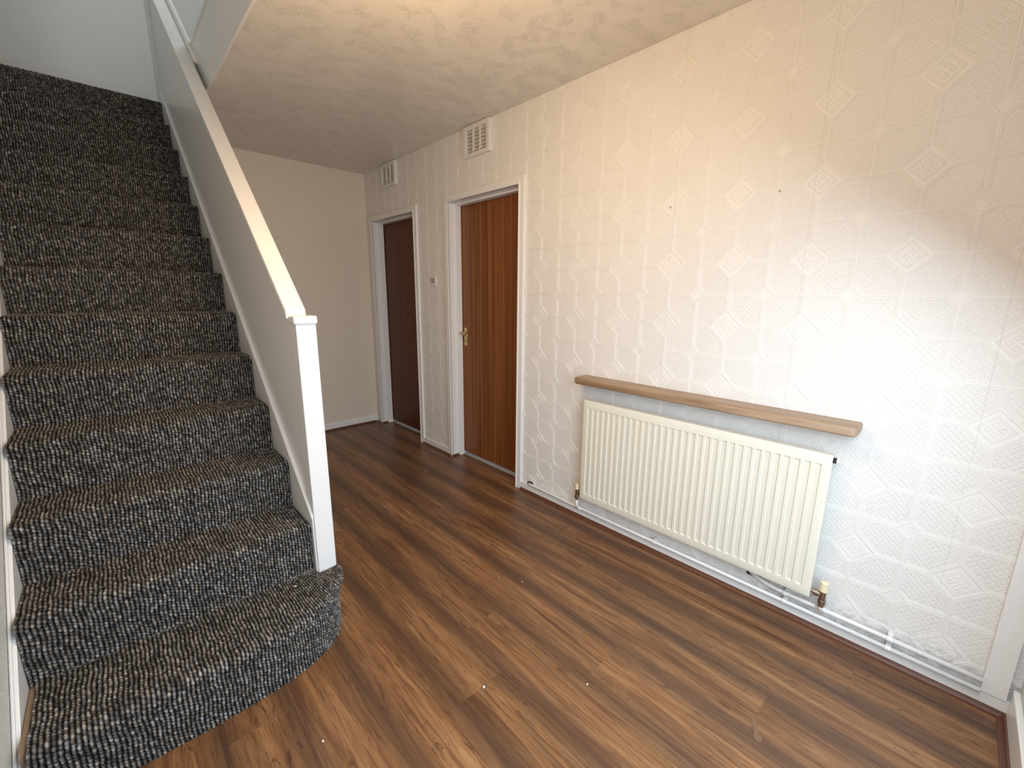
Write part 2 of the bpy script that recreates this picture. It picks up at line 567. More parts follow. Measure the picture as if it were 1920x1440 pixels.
tag(MB().box(XL - .12, XL, YF, 1.1, 0, 5.0).build('wall_left', M_CHIP), kind='structure', label='left wall beside the stairs')
tag(MB().box(XL, 0.16, .98, 1.1, 0, 5.0).build('wall_back', M_PLASTER), kind='structure',
    label='pale wall closing the top of the stairwell')
wfm = MB()
for x0, x1, z0, z1 in [(XL - .12, -2.0, 0, 5), (-2.0, -.42, 2.18, 5), (-.42, WT, 0, 5)]:
    wfm.box(x0, x1, YF - .12, YF, z0, z1)
tag(wfm.build('wall_front', M_CHIP), kind='structure', label='front wall with rough woodchip paper beside the camera')
# glazed front door frame behind the camera (its light is the daylight above)
fd = MB()
fd.box(-2.0, -1.94, YF - .10, YF - .05, 0, 2.18).box(-.48, -.42, YF - .10, YF - .05, 0, 2.18)
fd.box(-1.94, -.48, YF - .10, YF - .05, 2.11, 2.18).box(-1.94, -.48, YF - .10, YF - .05, 0, .10).box(-1.94, -.48, YF - .10, YF - .05, .98, 1.02)
tag(fd.build('door_3', M_GLOSS), kind='structure')

# ceiling slab; its edge is the trimmer of the stairwell opening
XO = -1.350
cl = MB().box(XO, 0.0, YF, 0.0, CEIL, 2.62).box(XL, XO, YF, -3.05, CEIL, 2.62)
ceil = tag(cl.build('ceiling', M_ARTEX), kind='structure', label='ceiling with swirled stippled coating')
tag(MB().box(XL, 0.16, YF, 1.1, 5.0, 5.1).build('ceiling_upper', M_PLASTER), kind='structure')
fa = MB().box(XO - .012, XO, -3.05, 0.0, CEIL - .001, 2.705, .0005)
fa.box(XO - .016, XO + .012, -3.05, 0.0, 2.705, 2.728, .005)
tag(fa.build('trim_1', M_GLOSS), kind='structure', label='white fascia board round the stairwell opening')
# landing floor beside the top of the stairs, upper hall wall above the far wall
tag(MB().box(-1.30, 0.0, .0, .98, 2.50, 2.62).box(XL, -1.30, .075, .98, 2.40, 2.595).build('floor_landing', M_SUB), kind='structure')

# floor: slab plus laminate planks
fl = tag(MB().box(XL - .12, .30, YF - .12, .12, -.12, -.010).build('floor', M_SUB), kind='structure', label='walnut brown laminate floor')
PW = .195
JY = {0: -2.2, 1: -4.00, 2: -2.975, 3: -3.82, 4: -3.365, 5: -2.907, 6: -3.143, 7: -3.55, 8: -2.45, 9: -2.785, 10: -3.6, 11: -3.0}
PL = 1.30
for k in range(12):
    x1 = .098 - PW * k
    x0 = x1 - PW
    if k == 11: x0 = max(x0, XL)
    js = [JY[k] + PL * n for n in range(-3, 5)]
    cuts = [YF] + [j for j in js if YF + .02 < j < -.02] + [0.0]
    for y0, y1 in zip(cuts, cuts[1:]):
        cx, cy = x1 - PW / 2, (y0 + y1) / 2
        mb = MB().box(x0 + .0001, x1 - .0001, y0 + .00002, y1 - .00002, -.009, 0, .00025, 1)
        for v in mb.bm.verts: v.co -= Vector((cx, cy, 0))
        me = bpy.data.meshes.new('plank'); mb.bm.to_mesh(me); mb.bm.free()
        o = link('plank', me, M_FLOOR, fl); o.location = (cx, cy, 0)


def bead(pts, name='beading'):
    """scotia beading along a floor polyline pts; pts are wall-side points, n = inward side offset"""
    mb = MB()
    for (ax, ay, bx, by, nx, ny) in pts:
        d = Vector((bx - ax, by - ay, 0)); L = d.length; d.normalize()
        n = Vector((nx, ny, 0))
        prof = [(0, 0), (.019, 0), (.019, .003), (.013, .005), (.008, .009), (.005, .015), (0, .017)]
        A = []; B = []
        for (p, h) in prof:
            A.append(mb.bm.verts.new(Vector((ax, ay, h)) + n * p))
            B.append(mb.bm.verts.new(Vector((bx, by, h)) + n * p))
        m_ = len(prof)
        for i in range(m_):
            mb.bm.faces.new((A[i], B[i], B[(i + 1) % m_], A[(i + 1) % m_]))
        mb.bm.faces.new(A); mb.bm.faces.new(B[::-1])
    return mb


SK = .016  # skirting projection
tag(bead([(-SK, YF + .0, -SK, D2[0] - TW - .004, -1, 0)]).build('trim_2', M_BEAD), kind='structure', label='dark brown floor beading along the papered wall')
tag(bead([(-SK, D2[1] + TW, -SK, D1[0] - TW, -1, 0), (-.019, D2[1] + TW - .012, -.019, D2[1] + .004, -1, 0),
          (-.019, D2[1], .055, D2[1], 0, -1)]).build('trim_3', M_BEAD), kind='structure',
    label='dark brown floor beading between the two doors')
tag(bead([(-.03, -SK, -1.33, -SK, 0, -1), (-.016, D1[1] + .002, .055, D1[1] + .002, 0, -1), (-SK - .003, -.02, -SK - .003, D1[1], -1, 0)]).build('trim_4', M_BEAD), kind='structure',
    label='dark brown floor beading at the far wall')
tag(bead([(-SK - .01, YF + SK, -2.0, YF + SK, 0, 1)]).build('trim_5', M_BEAD), kind='structure', label='dark brown floor beading at the front wall')


def skirt(x0, x1, y0, y1, h): return MB().box(x0, x1, y0, y1, 0.0, h, .004)


tag(skirt(-SK, 0, YF, D2[0] - TW, .058).build('baseboard_right', M_GLOSS_WORN), kind='structure', label='low white skirting under the radiator pipes')
tag(skirt(-SK, 0, D2[1] + TW, D1[0] - TW, .058).build('baseboard_right', M_GLOSS), kind='structure', label='short white skirting between the two doors')
tag(MB().box(-1.33, 0, -SK, 0, 0, .060, .003).box(-1.33, 0, -.010, 0, .058, .076, .003).build('baseboard_far', M_GLOSS), kind='structure', label='white skirting of the far wall')
tag(MB().box(-.42, -SK, YF, YF + SK, 0, .11, .004).build('baseboard_front', M_GLOSS), kind='structure', label='white skirting of the front wall')
# upright board near the front corner of the papered wall
tag(MB().box(-.020, 0, -4.357, -4.301, .058, 2.02, .002).build('trim_6', M_GLOSS), kind='structure', label='plain white upright board near the front corner')


# ------------------------------------------------------------------ doors
def make_door(name, y0, y1, mat, label, leaf_label):
    """y0 < y1, opening between them; hinge at y0 (near) side, handle at y1"""
    root = empty(name, (0, (y0 + y1) / 2, 0), label, 'door', kind='structure')
    ya, yb = y0 - TW, y1 + TW
    for (a, b, c, d) in [(ya, y0, 0, HEAD + TW), (y1, yb, 0, HEAD + TW), (y0, y1, HEAD, HEAD + TW)]:
        mb = MB().box(-.018, 0, a, b, c, d, .0035, 3)
        # rounded bead planted along the inner edge, small quirk at the outer edge
        if c > 0: mb.box(-.0225, -.010, a, b, c, c + .009, .003, 3)
        elif a == y1: mb.box(-.0225, -.010, a, a + .009, c, HEAD + .009, .003, 3)
        else: mb.box(-.0225, -.010, b - .009, b, c, HEAD + .009, .003, 3)
        mb.build('architrave', M_GLOSS, root)
    # lining with planted stop
    ln = MB()
    ln.box(-.008, .16, y1 - .0, y1 + .010, 0, HEAD, .002).box(-.008, .16, y0 - .010, y0, 0, HEAD, .002)
    ln.box(-.008, .16, y0 - .010, y1 + .010, HEAD, HEAD + .010, .002)
    ln.build('lining', M_GLOSS, root)
    st = MB()
    st.box(.048, .098, y1 - .014, y1, 0, HEAD, .0025, 2).box(.048, .098, y0, y0 + .014, 0, HEAD, .0025, 2)
    st.box(.048, .098, y0 + .014, y1 - .014, HEAD - .014, HEAD, .0025, 2)
    st.build('door_stop', M_GLOSS, root)
    lf = MB().box(.103, .143, y0 + .004, y1 - .004, .026, HEAD - .003, .0015).build('door_leaf', mat, root)
    if leaf_label: lf['label'] = leaf_label
    MB().box(.094, .16, y0 + .001, y1 - .001, .0002, .009, .002).build('threshold', M_THRESH, root)
    return root


d1 = make_door('door_1', D1[0], D1[1], M_MAHOG, 'far door with a plain dark mahogany-brown leaf in a white frame', 'dark reddish brown flat leaf')
d2 = make_door('door_2', D2[0], D2[1], M_SAPELE, 'nearer door with an orange-brown striped veneer leaf in a white frame', 'orange-brown veneered leaf with vertical grain')
# brass lever handle of the near door
hy, hz = D2[1] - .052, 1.0
hd = MB()
pr = [(-.019, -.075), (.019, -.075), (.021, -.062), (.016, -.045), (.019, -.02), (.019, .03), (.021, .052), (.016, .064), (-.016, .064), (-.021, .052), (-.019, .03), (-.019, -.02), (-.016, -.045), (-.021, -.062)]
hd.prism([(hy + a, hz + b - .01) for a, b in pr], 'x', .099, .104, .0012)
hp = hd.build('handle', M_BRASS, d2, autosmooth=40)
hp['label'] = 'aged brass lever handle'
MB().tube([(.100, hy, hz + .012), (.072, hy, hz + .012)], [.011, .009]).tube([(.074, hy + .006, hz + .012), (.058, hy + .002, hz + .013), (.052, hy - .02, hz + .011), (.053, hy - .055, hz + .006), (.056, hy - .085, hz + .004)], [.009, .010, .0085, .0075, .008]).build('lever', M_BRASS, hp, smooth=True)
MB().box(.0975, .1, hy - .003, hy + .003, hz - .055, hz - .040, .0005).build('keyhole', M_DARKHOLE, hp)


# ------------------------------------------------------------------ vents and switch
def vent(y0, y1, z0, z1, label):
    root = empty('air_vent', (0, (y0 + y1) / 2, z0), label, 'vent', 'ventilation grilles above the doors')
    fr = MB()
    x = -.026; b = .030
    fr.box(x, 0, y0, y0 + b, z0, z1, .003).box(x, 0, y1 - b, y1, z0, z1, .003)
    fr.box(x, 0, y0 + b, y1 - b, z1 - .028, z1, .003).box(x, 0, y0 + b, y1 - b, z0, z0 + .024, .003)
    fr.build('frame', M_PLASTIC, root)
    MB().box(-.006, 0, y0 + b, y1 - b, z0 + .024, z1 - .028).build('backing', M_VENTBACK, root)
    w_ = (y1 - y0 - 2 * b)
    for i in (1, 2):
        yy = y0 + b + w_ * i / 3
        MB().box(-.022, -.004, yy - .004, yy + .004, z0 + .024, z1 - .028, .001).build('mullion', M_PLASTIC, root)
    n = 6
    for i in range(n):
        zz = z0 + .028 + (z1 - z0 - .056) * (i + .5) / n
        mb = MB()
        hh = .0088
        mb.prism([(-.021, zz - hh), (-.018, zz - hh), (-.007, zz + hh), (-.010, zz + hh)], 'y', y0 + b + .001, y1 - b - .001)
        mb.build('louvre', M_PLASTIC, root)
    return root


vent(-1.842, -1.572, 2.205, 2.397, 'white louvred air vent above the nearer door')
vent(-.628, -.372, 2.210, 2.397, 'white louvred air vent above the far door')
# (prism along y: points are x,z)
sw = empty('light_switch', (0, -1.13, 1.41), 'small pale light switch on the wall between the two doors', 'switch')
MB().box(-.008, 0, -1.173, -1.087, 1.369, 1.455, .002).build('plate', M_PLASTIC, sw)
MB().box(-.012, -.006, -1.153, -1.107, 1.395, 1.432, .001).build('rocker', M_GREYROCK, sw)

# ------------------------------------------------------------------ staircase
RI, GO = .2015, .2229
Y2 = -2.407
yn = lambda i: Y2 + GO * (i - 2)
zn = lambda i: RI * i
XS0, XS1 = -2.229, -1.449
SL = RI / GO
nz_line = lambda y: .403 + SL * (y - Y2)
stairs = empty('staircase', (-1.83, -2.6, 0), 'straight white-painted wooden staircase rising to the far left', 'staircase', kind='thing')
# wooden steps under the carpet
for i in range(2, 14):
    y_r = yn(i) + .024
    y_e = yn(i + 1) + .024 if i < 13 else .10
    mb = MB().box(XS0 + .002, XS1 - .004, y_r - .012, y_e + .004, zn(i) - .030, zn(i) - .009, .004)
    mb.box(XS0 + .002, XS1 - .004, y_r, y_r + .012, zn(i - 1) - .010, zn(i) - .030)
    mb.build('step', M_BAREWOOD, stairs)


def front_curve(s, off=0.0):
    """plan of the bullnose front, s in 0..1 -> (x, y); off moves inward"""
    P = [(-2.219, -2.676), (-2.05, -2.684), (-1.88, -2.690), (-1.76, -2.690), (-1.66, -2.682), (-1.57, -2.664), (-1.50, -2.634), (-1.44, -2.588), (-1.398, -2.535), (-1.372, -2.488), (-1.360, -2.452)]
    return P


FP = np.array(front_curve(0))
# arc-length resample of a Catmull-like smooth curve
def smooth_curve(P, n):
    P = np.asarray(P, float)
    t_ = np.r_[0, np.cumsum(np.linalg.norm(np.diff(P, axis=0), axis=1))]
    m = np.zeros_like(P)
    m[1:-1] = (P[2:] - P[:-2]) / (t_[2:] - t_[:-2])[:, None]
    m[0] = (P[1] - P[0]) / (t_[1] - t_[0]); m[-1] = (P[-1] - P[-2]) / (t_[-1] - t_[-2])
    out = []
    for s in np.linspace(0, t_[-1], n):
        j = min(np.searchsorted(t_, s, side='right') - 1, len(P) - 2)
        h = t_[j + 1] - t_[j]; q = (s - t_[j]) / h
        out.append((2 * q**3 - 3 * q**2 + 1) * P[j] + (q**3 - 2 * q**2 + q) * h * m[j] + (-2 * q**3 + 3 * q**2) * P[j + 1] + (q**3 - q**2) * h * m[j + 1])
    return np.array(out), t_[-1]


fc, _L = smooth_curve(FP, 30)
ins = [(p[0] if p[0] < -1.6 else p[0] - .030 * (p[0] + 1.6) / .24, p[1] + .028) for p in fc]
poly = [(-2.232, -2.652)] + [tuple(p) for p in ins if p[1] < -2.452] + [(-1.392, -2.443), (-1.449, -2.443), (-1.449, -2.39), (-2.232, -2.39)]
b1 = MB().prism(poly, 'z', .0005, zn(1) - .030)
b1.prism([(x, y - .006) if y < -2.46 else (x, y) for x, y in poly], 'z', zn(1) - .030, zn(1) - .010)
b1.build('step', M_BAREWOOD, stairs)['label'] = 'rounded bullnose bottom step'


def string_board(x0, x1, dz, name, lab):
    y0, y1 = (-2.50, .06) if x0 > -2 else (-2.70, .20)
    top = lambda y: nz_line(y) + dz
    if x0 > -2:
        pts = [(y0 + .10, top(y0 + .10)), (y1, top(y1)), (y1, top(y1) - .42), (y0 + .5, top(y0 + .1) - .06), (y0 + .5, 0.0), (y0 + .07, 0.0), (y0 + .07, top(y0 + .07))]
    else:
        pts = [(-2.80, 0), (-2.80, .06), (-2.76, top(-2.76)), (y1, top(y1)), (y1, 2.30), (-1.9, 0)]
    o = MB().prism(pts, 'x', x0, x1, .0015).build(name, M_GLOSS, stairs)
    o['label'] = lab
    return o


string_board(-1.4465, -1.415, .048, 'string_board', 'white outer string along the balustrade')
string_board(XL + .001, -2.234, -.060, 'string_board', 'white wall string on the left')
# rounded bead on the outer string, moulding on the wall string
def sloped(name, xc0, xc1, ya, yb, dz, h, mat, parent, bev=.004, off=None):
    f = off if off else nz_line
    pts = [(ya, f(ya) + dz), (yb, f(yb) + dz), (yb, f(yb) + dz + h), (ya, f(ya) + dz + h)]
    return MB().prism(pts, 'x', xc0, xc1, bev, 3).build(name, mat, parent, autosmooth=50)


sloped('string_bead', -1.4495, -1.425, -2.432, .05, .048, .018, M_GLOSS, stairs, .006)
sloped('string_moulding', XL + .001, -2.241, -2.75, .20, -.060, .016, M_GLOSS_WORN, stairs, .005)
# spandrel panel under the outer string (hall side)
sp = [(-2.37, 0), (-2.37, .30), (-.001, nz_line(0) - .05), (-.001, 0)]
MB().prism(sp, 'x', -1.414, -1.392).build('spandrel_panel', M_GLOSS, stairs)

# ------------------------------------------------------------------ balustrade
bal = empty('balustrade', (-1.41, -2.40, 0), 'solid white panelled balustrade rising beside the carpeted stairs', 'balustrade')
RS = .885
rl = lambda y: 1.228 + RS * (y + 2.41)
MB().box(-1.441, -1.371, -2.440, -2.360, 0.0, 1.198, .003, 2).build('newel_post', M_GLOSS_WORN, bal)
MB().box(-1.449, -1.366, -2.448, -2.385, 1.197, 1.228, .008, 3).build('newel_cap', M_GLOSS_WORN, bal, autosmooth=50)
pp = [(-2.37, nz_line(-2.37) - .2), (.05, nz_line(.05) - .2), (.05, rl(.05) - .012), (-2.37, rl(-2.37) - .012)]
MB().prism(pp, 'x', -1.436, -1.402, .001).build('panel', M_GLOSS, bal)
cp = [(-2.388, rl(-2.388) - .030), (.20, rl(.20) - .030), (.20, rl(.20)), (-2.388, rl(-2.388))]
MB().prism(cp, 'x', -1.456, -1.386, .003, 2).build('capping_rail', M_GLOSS, bal, autosmooth=50)
MB().box(-1.4455, -1.36, .036, .215, 2.50, 3.9, .003).build('upper_newel_post', M_GLOSS, bal)
# rounded white handrail that starts on top of the fascia board
hr = [(-1.367, y, rl(y) + .0) for y in np.linspace(-.89, .20, 12)]
MB().tube(hr, .0175, 14).build('handrail', M_GLOSS, bal, smooth=True)


# ------------------------------------------------------------------ stair carpet (looped pile, real relief)
carpet = empty('stair_carpet', (0, 0, 0), 'thick dark grey and brown flecked loop-pile carpet covering every stair', 'carpet')
CU, CV = .0108, .0112


def hash2(i, j, k=0):
    a = (np.asarray(i, float).astype(np.int64) * 374761393 + np.asarray(j, float).astype(np.int64) * 668265263 + int(k * 10) * 974634777) & 0x7fffffff
    a = ((a ^ (a >> 13)) * 1274126177) & 0x7fffffff
    a = ((a ^ (a >> 16)) * 461845907) & 0x7fffffff
    return (a ^ (a >> 11)) % 65536 / 65536.0


def carpet_mesh(name, U, V, pos, amp=.0068, seed=0, fade=1.0):
    """U,V (metres) grids nu x nv, pos nu x nv x 3 base surface"""
    nu, nv = U.shape
    du = np.gradient(pos, axis=0); dv = np.gradient(pos, axis=1)
    N = np.cross(du, dv); N /= np.linalg.norm(N, axis=2, keepdims=True) + 1e-12
    uw = U + .0012 * np.sin(V * 60 + seed) + .0012 * np.sin(V * 23 + U * 31)
    vw = V + .0016 * np.sin(U * 47 + seed)
    ci = np.floor(uw / CU)
    H = np.zeros_like(U); B = np.zeros_like(U); T = np.zeros_like(U)
    for di in (-1, 0, 1):
        c = ci + di
        ph = .5 * (c % 2) + .30 * hash2(c, c * 0 + 3, seed)
        rj = np.floor(vw / CV - ph)
        for dj in (-1, 0, 1):
            r = rj + dj
            uc = (c + .5 + .16 * (hash2(c, r, 1 + seed) - .5)) * CU
            vc = (r + .5 + ph + .25 * (hash2(c, r, 2 + seed) - .5)) * CV
            a = (uw - uc) / (.43 * CU); b = (vw - vc) / (.70 * CV)
            sl = .32
            a = a + sl * b
            k = np.clip(1 - (a * a + b * b), 0, 1) ** .7 * (.8 + .4 * hash2(c, r, 5 + seed))
            m = k > H
            H = np.where(m, k, H)
            B = np.where(m, hash2(c, r, 7 + seed), B)
            T = np.where(m, hash2(c, r, 9 + seed), T)
    P = pos + N * (H * amp * fade)[..., None]
    # yarn colours: charcoal / mid grey / taupe mixed, dark ground and shade between loops painted in
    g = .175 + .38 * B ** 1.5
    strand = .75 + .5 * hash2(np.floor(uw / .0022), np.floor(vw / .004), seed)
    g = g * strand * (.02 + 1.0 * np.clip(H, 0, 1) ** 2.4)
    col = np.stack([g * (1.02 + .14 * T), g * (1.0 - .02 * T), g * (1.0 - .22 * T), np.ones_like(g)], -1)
    me = bpy.data.meshes.new(name)
    idx = np.arange(nu * nv).reshape(nu, nv)
    q = np.stack([idx[:-1, :-1], idx[1:, :-1], idx[1:, 1:], idx[:-1, 1:]], -1).reshape(-1, 4)
    me.vertices.add(nu * nv); me.vertices.foreach_set('co', P.reshape(-1))
    me.loops.add(q.size); me.loops.foreach_set('vertex_index', q.reshape(-1).astype(np.int32))
    me.polygons.add(len(q)); me.polygons.foreach_set('loop_start', (np.arange(len(q)) * 4).astype(np.int32))
    me.polygons.foreach_set('loop_total', np.full(len(q), 4, np.int32))
    me.update(calc_edges=True)
    me.polygons.foreach_set('use_smooth', np.ones(len(q), bool))
    at_ = me.color_attributes.new('yarn_gap_shade', 'FLOAT_COLOR', 'POINT')
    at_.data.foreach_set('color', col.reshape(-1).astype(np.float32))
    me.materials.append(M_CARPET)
    return me


def profile(tread, rise=RI, res=.003, over=.004, rad=.022):
    """2-D path (y, z) from riser foot up, round the nosing and back; origin = nosing front x=0, z=0 at tread top"""
    pts = [(over, -rise)]
    pts.append((over, -rad * 2 - .015))
    pts.append((over * .55, -rad * 2 + .0))
    for a in np.linspace(-60, 90, 14):
        t_ = math.radians(a)
        pts.append((rad - rad * math.cos(t_), -rad + rad * math.sin(t_)))
    pts.append((tread + over, 0))
    P = np.array(pts)
    s = np.r_[0, np.cumsum(np.linalg.norm(np.diff(P, axis=0), axis=1))]
    n = int(s[-1] / res)
    q = np.linspace(0, s[-1], n)
    out = np.stack([np.interp(q, s, P[:, 0]), np.interp(q, s, P[:, 1])], -1)
    # soften
    for _ in range(3):
        out[1:-1] = (out[:-2] + 2 * out[1:-1] + out[2:]) / 4
    return out, q


def straight_step(seed, res=.003, tread=GO):
    pr_, q = profile(tread, res=res)
    xs = np.arange(XS0 - .004, XS1 + .0035, res)
    U, V = np.meshgrid(xs + 5, q, indexing='ij')
    pos = np.zeros(U.shape + (3,))
    wob = .003 * np.sin(xs * 9 + seed) + .002 * np.sin(xs * 23 + 2 * seed)
    pos[..., 0] = xs[:, None]
    pos[..., 1] = pr_[None, :, 0] + wob[:, None] * (pr_[None, :, 1] > -.10)
    pos[..., 2] = pr_[None, :, 1] - .004 + wob[:, None] * .4
    # tucked ends
    e = np.clip((xs - XS1 + .012) / .012, 0, 1) + np.clip((XS0 + .010 - xs) / .012, 0, 1)
    pos[..., 2] -= (e ** 2)[:, None] * .004
    return carpet_mesh('step_cover', U, V, pos, seed=seed)


meshes = [straight_step(s, .0025) for s in (1, 2, 3)]
meshf = [straight_step(s, .0033) for s in (4, 5)]
for i in range(2, 13):
    me = meshes[i % 3] if i < 7 else meshf[i % 2]
    link('step_cover', me, None, carpet).location = (0, yn(i), zn(i))
link('step_cover', straight_step(8, .0045, .86), None, carpet).location = (0, yn(13), zn(13) - .0)

# bullnose bottom step: profile swept round the plan curve, tread blended back to the riser / newel
fcv, LC = smooth_curve(FP, int(1.12 / .0026))
tg = np.gradient(fcv, axis=0); tg /= np.linalg.norm(tg, axis=1, keepdims=True)
nrm = np.stack([-tg[:, 1], tg[:, 0]], -1)  # inward (to +y when moving +x)
nu = len(fcv)
sarr = np.linspace(0, LC, nu)
pr_, q = profile(.03, res=.0026, over=.004, rad=.022)
nf = int(np.argmin(np.abs(q - (q[-1] - .024))))
prf, qf = pr_[:nf], q[:nf]
edge_in = prf[-1, 0]
# back line
bx = np.where(fcv[:, 0] < -1.50, fcv[:, 0], 0)
frac = np.clip((sarr - sarr[np.argmin(np.abs(fcv[:, 0] + 1.60))]) / (LC - sarr[np.argmin(np.abs(fcv[:, 0] + 1.60))]), 0, 1)
bx = np.where(frac > 0, -1.60 + (frac ** .9) * (-1.362 + 1.60), fcv[:, 0])
by = np.where(bx < -1.446, Y2 + .010, -2.445)
by = np.interp(np.arange(nu), np.arange(nu), by)
for _ in range(2): by[1:-1] = (by[:-2] + 2 * by[1:-1] + by[2:]) / 4
ntr = 100
pos = np.zeros((nu, nf + ntr, 3)); U = np.zeros((nu, nf + ntr)); V = np.zeros_like(U)
for j in range(nf):
    pos[:, j, :2] = fcv + nrm * prf[j, 0]
    pos[:, j, 2] = zn(1) + prf[j, 1] - .004
    V[:, j] = qf[j]
e0 = pos[:, nf - 1, :2].copy()
back = np.stack([bx, by], -1)
dist = np.linalg.norm(back - e0, axis=1)
for j in range(ntr):
    f_ = (j + 1) / ntr
    pos[:, nf + j, :2] = e0 * (1 - f_) + back * f_
    pos[:, nf + j, 2] = zn(1) - .004 + .0
    V[:, nf + j] = qf[-1] + dist * f_
U[:] = sarr[:, None] + 7
# carpet lifts a little where it is folded round the newel foot
lift = np.exp(-((sarr - LC) / .05) ** 2)
pos[..., 2] += lift[:, None] * .008 * np.clip((pos[..., 2] - .12) / .08, 0, 1)
# lower part of the side is tucked under
tuck = np.clip((sarr - (LC - .16)) / .16, 0, 1)
pos[..., 0] -= (tuck[:, None] * np.clip((.17 - pos[..., 2]) / .06, 0, 1)) * .022
pos[..., 2] = np.maximum(pos[..., 2], .001)
fade = np.ones_like(U); fade[:, nf:] *= np.clip(dist / .10, .35, 1)[:, None]
o = link('step_cover', carpet_mesh('step_cover', U, V, pos, seed=11, fade=fade), None, carpet)
o['label'] = 'carpet wrapped round the rounded bottom step'

# ------------------------------------------------------------------ shelf
sh = MB()
y0, y1, dp, zt = -3.886, -2.652, .112, .870
th = .036
# plan outline with rounded near-front corner
out = [(0, y1), (-dp + .014, y1 + .0), (-dp, y1 - .016)]
for a in np.linspace(0, 90, 7):
    t_ = math.radians(a); R_ = .020
    out.append((-dp + R_ - R_ * math.cos(t_), y0 + R_ - R_ * math.sin(t_)))
out.append((0, y0))
sh.prism(out, 'z', zt - th, zt)
top_edges = [e for e in sh.bm.edges if abs(e.verts[0].co.z - e.verts[1].co.z) < 1e-6 and not (abs(e.verts[0].co.x) < 1e-6 and abs(e.verts[1].co.x) < 1e-6)]
bmesh.ops.bevel(sh.bm, geom=top_edges, offset=.009, segments=5, affect='EDGES', profile=.5)
so = sh.build('wall_shelf', M_SHELF, org=(0, -3.27, .835), autosmooth=50)
tag(so, 'long varnished wooden shelf with rounded front edge above the radiator', 'shelf')

# ------------------------------------------------------------------ radiator
ry0, ry1, rz0, rz1 = -3.828, -2.700, .156, .745
rx = -.074
rad = empty('radiator', (0, (ry0 + ry1) / 2, rz0), 'cream ribbed panel radiator on the papered wall beneath the wooden shelf', 'radiator')
# front panel as a height grid
NF = 32
m0, m1 = .034, .030
ys = [ry0, ry0 + .004]
pitch_ = (ry1 - ry0 - .05) / NF
prof_y = []
ya_ = ry0 + .025
for k in range(NF):
    b0 = ya_ + k * pitch_
    for fq, d in ((.14, 0.0), (.22, 1.0), (.72, 1.0), (.82, .0)):
        prof_y.append((b0 + fq * pitch_, d))
Yv = [(ry0, 0), (ry0 + .010, 0)] + prof_y + [(ry1 - .010, 0), (ry1, 0)]
Zv = [(rz0, 0), (rz0 + .008, 0), (rz0 + .038, 0.0), (rz0 + .047, 1.0), (rz1 - .048, 1.0), (rz1 - .042, 0.0), (rz1 - .008, 0), (rz1, 0)]
bm = bmesh.new()
grid = []
for (yy, dy) in Yv:
    col_ = []
    for zi, (zz, dz) in enumerate(Zv):
        rim = 1 if (yy in (ry0, ry1) or zz in (rz0, rz1)) else 0
        col_.append(bm.verts.new((rx + .0066 * dy * dz + .003 * rim, yy, zz)))
    grid.append(col_)
for i in range(len(Yv) - 1):
    for j in range(len(Zv) - 1):
        bm.faces.new((grid[i][j], grid[i + 1][j], grid[i + 1][j + 1], grid[i][j + 1]))
mbp = MB(); mbp.bm.free(); mbp.bm = bm
pn = mbp.build('front_panel', M_CREAM, rad, autosmooth=25)
MB().box(rx + .0035, rx + .040, ry0 + .001, ry1 - .001, rz0 + .002, rz1 - .001, .004, 2).build('water_jacket', M_CREAM_EDGE, rad)
for yy in (ry0 + .16, ry1 - .16):
    MB().box(-.034, -.0022, yy - .018, yy + .018, rz0 + .06, rz1 - .05, .002).build('bracket', M_CREAM_EDGE, rad)
av = MB().tube([(-.052, ry0 + .002, .722), (-.052, ry0 - .010, .722)], .011, 8).build('air_valve', M_DARKHOLE, rad, autosmooth=40)
MB().tube([(-.052, ry0 - .010, .722), (-.052, ry0 - .020, .722)], .012, 8).build('valve_plug', M_PLASTIC, av, autosmooth=40)


def valve(y, dirn, cap_h, lab):
    s = dirn
    x = -.052
    vb = MB()
    vb.tube([(x, y, .128), (x, y, .140), (x, y, .141), (x, y, .156), (x, y, .157), (x, y, .196)], [.010, .010, .0145, .0145, .0115, .0115], 12)
    vb.tube([(x, y, .178), (x, y + s * .014, .178), (x, y + s * .0145, .178), (x, y + s * .030, .178), (x, y + s * .0305, .178), (x, y + s * .045, .178)], [.010, .010, .0135, .0135, .0085, .0085], 12)
    o = vb.build('valve', M_CHROME, rad, autosmooth=40)
    o['label'] = lab
    MB().tube([(x, y, .194), (x, y, .196), (x, y, .196 + cap_h - .003), (x, y, .196 + cap_h)], [.0125, .0148, .0138, .009], 20).build('valve_cap', M_CAPCREAM, o, autosmooth=50)
    return o


valve(ry0 - .038, 1, .040, 'tarnished metal valve with a cream cap at the near end')
v2 = valve(ry1 + .032, -1, .030, 'tarnished metal valve with a cream cap at the far end')

# ------------------------------------------------------------------ pipes
PR = .0078
yv1, yv2 = ry1 + .032, ry0 - .038
def arc(c, r, a0, a1, plane, n=7):
    res = []
    for a in np.linspace(a0, a1, n):
        ca, sa = r * math.cos(a), r * math.sin(a)
        res.append({'yz': (c[0], c[1] + ca, c[2] + sa), 'xy': (c[0] + ca, c[1] + sa, c[2])}[plane])
    return res


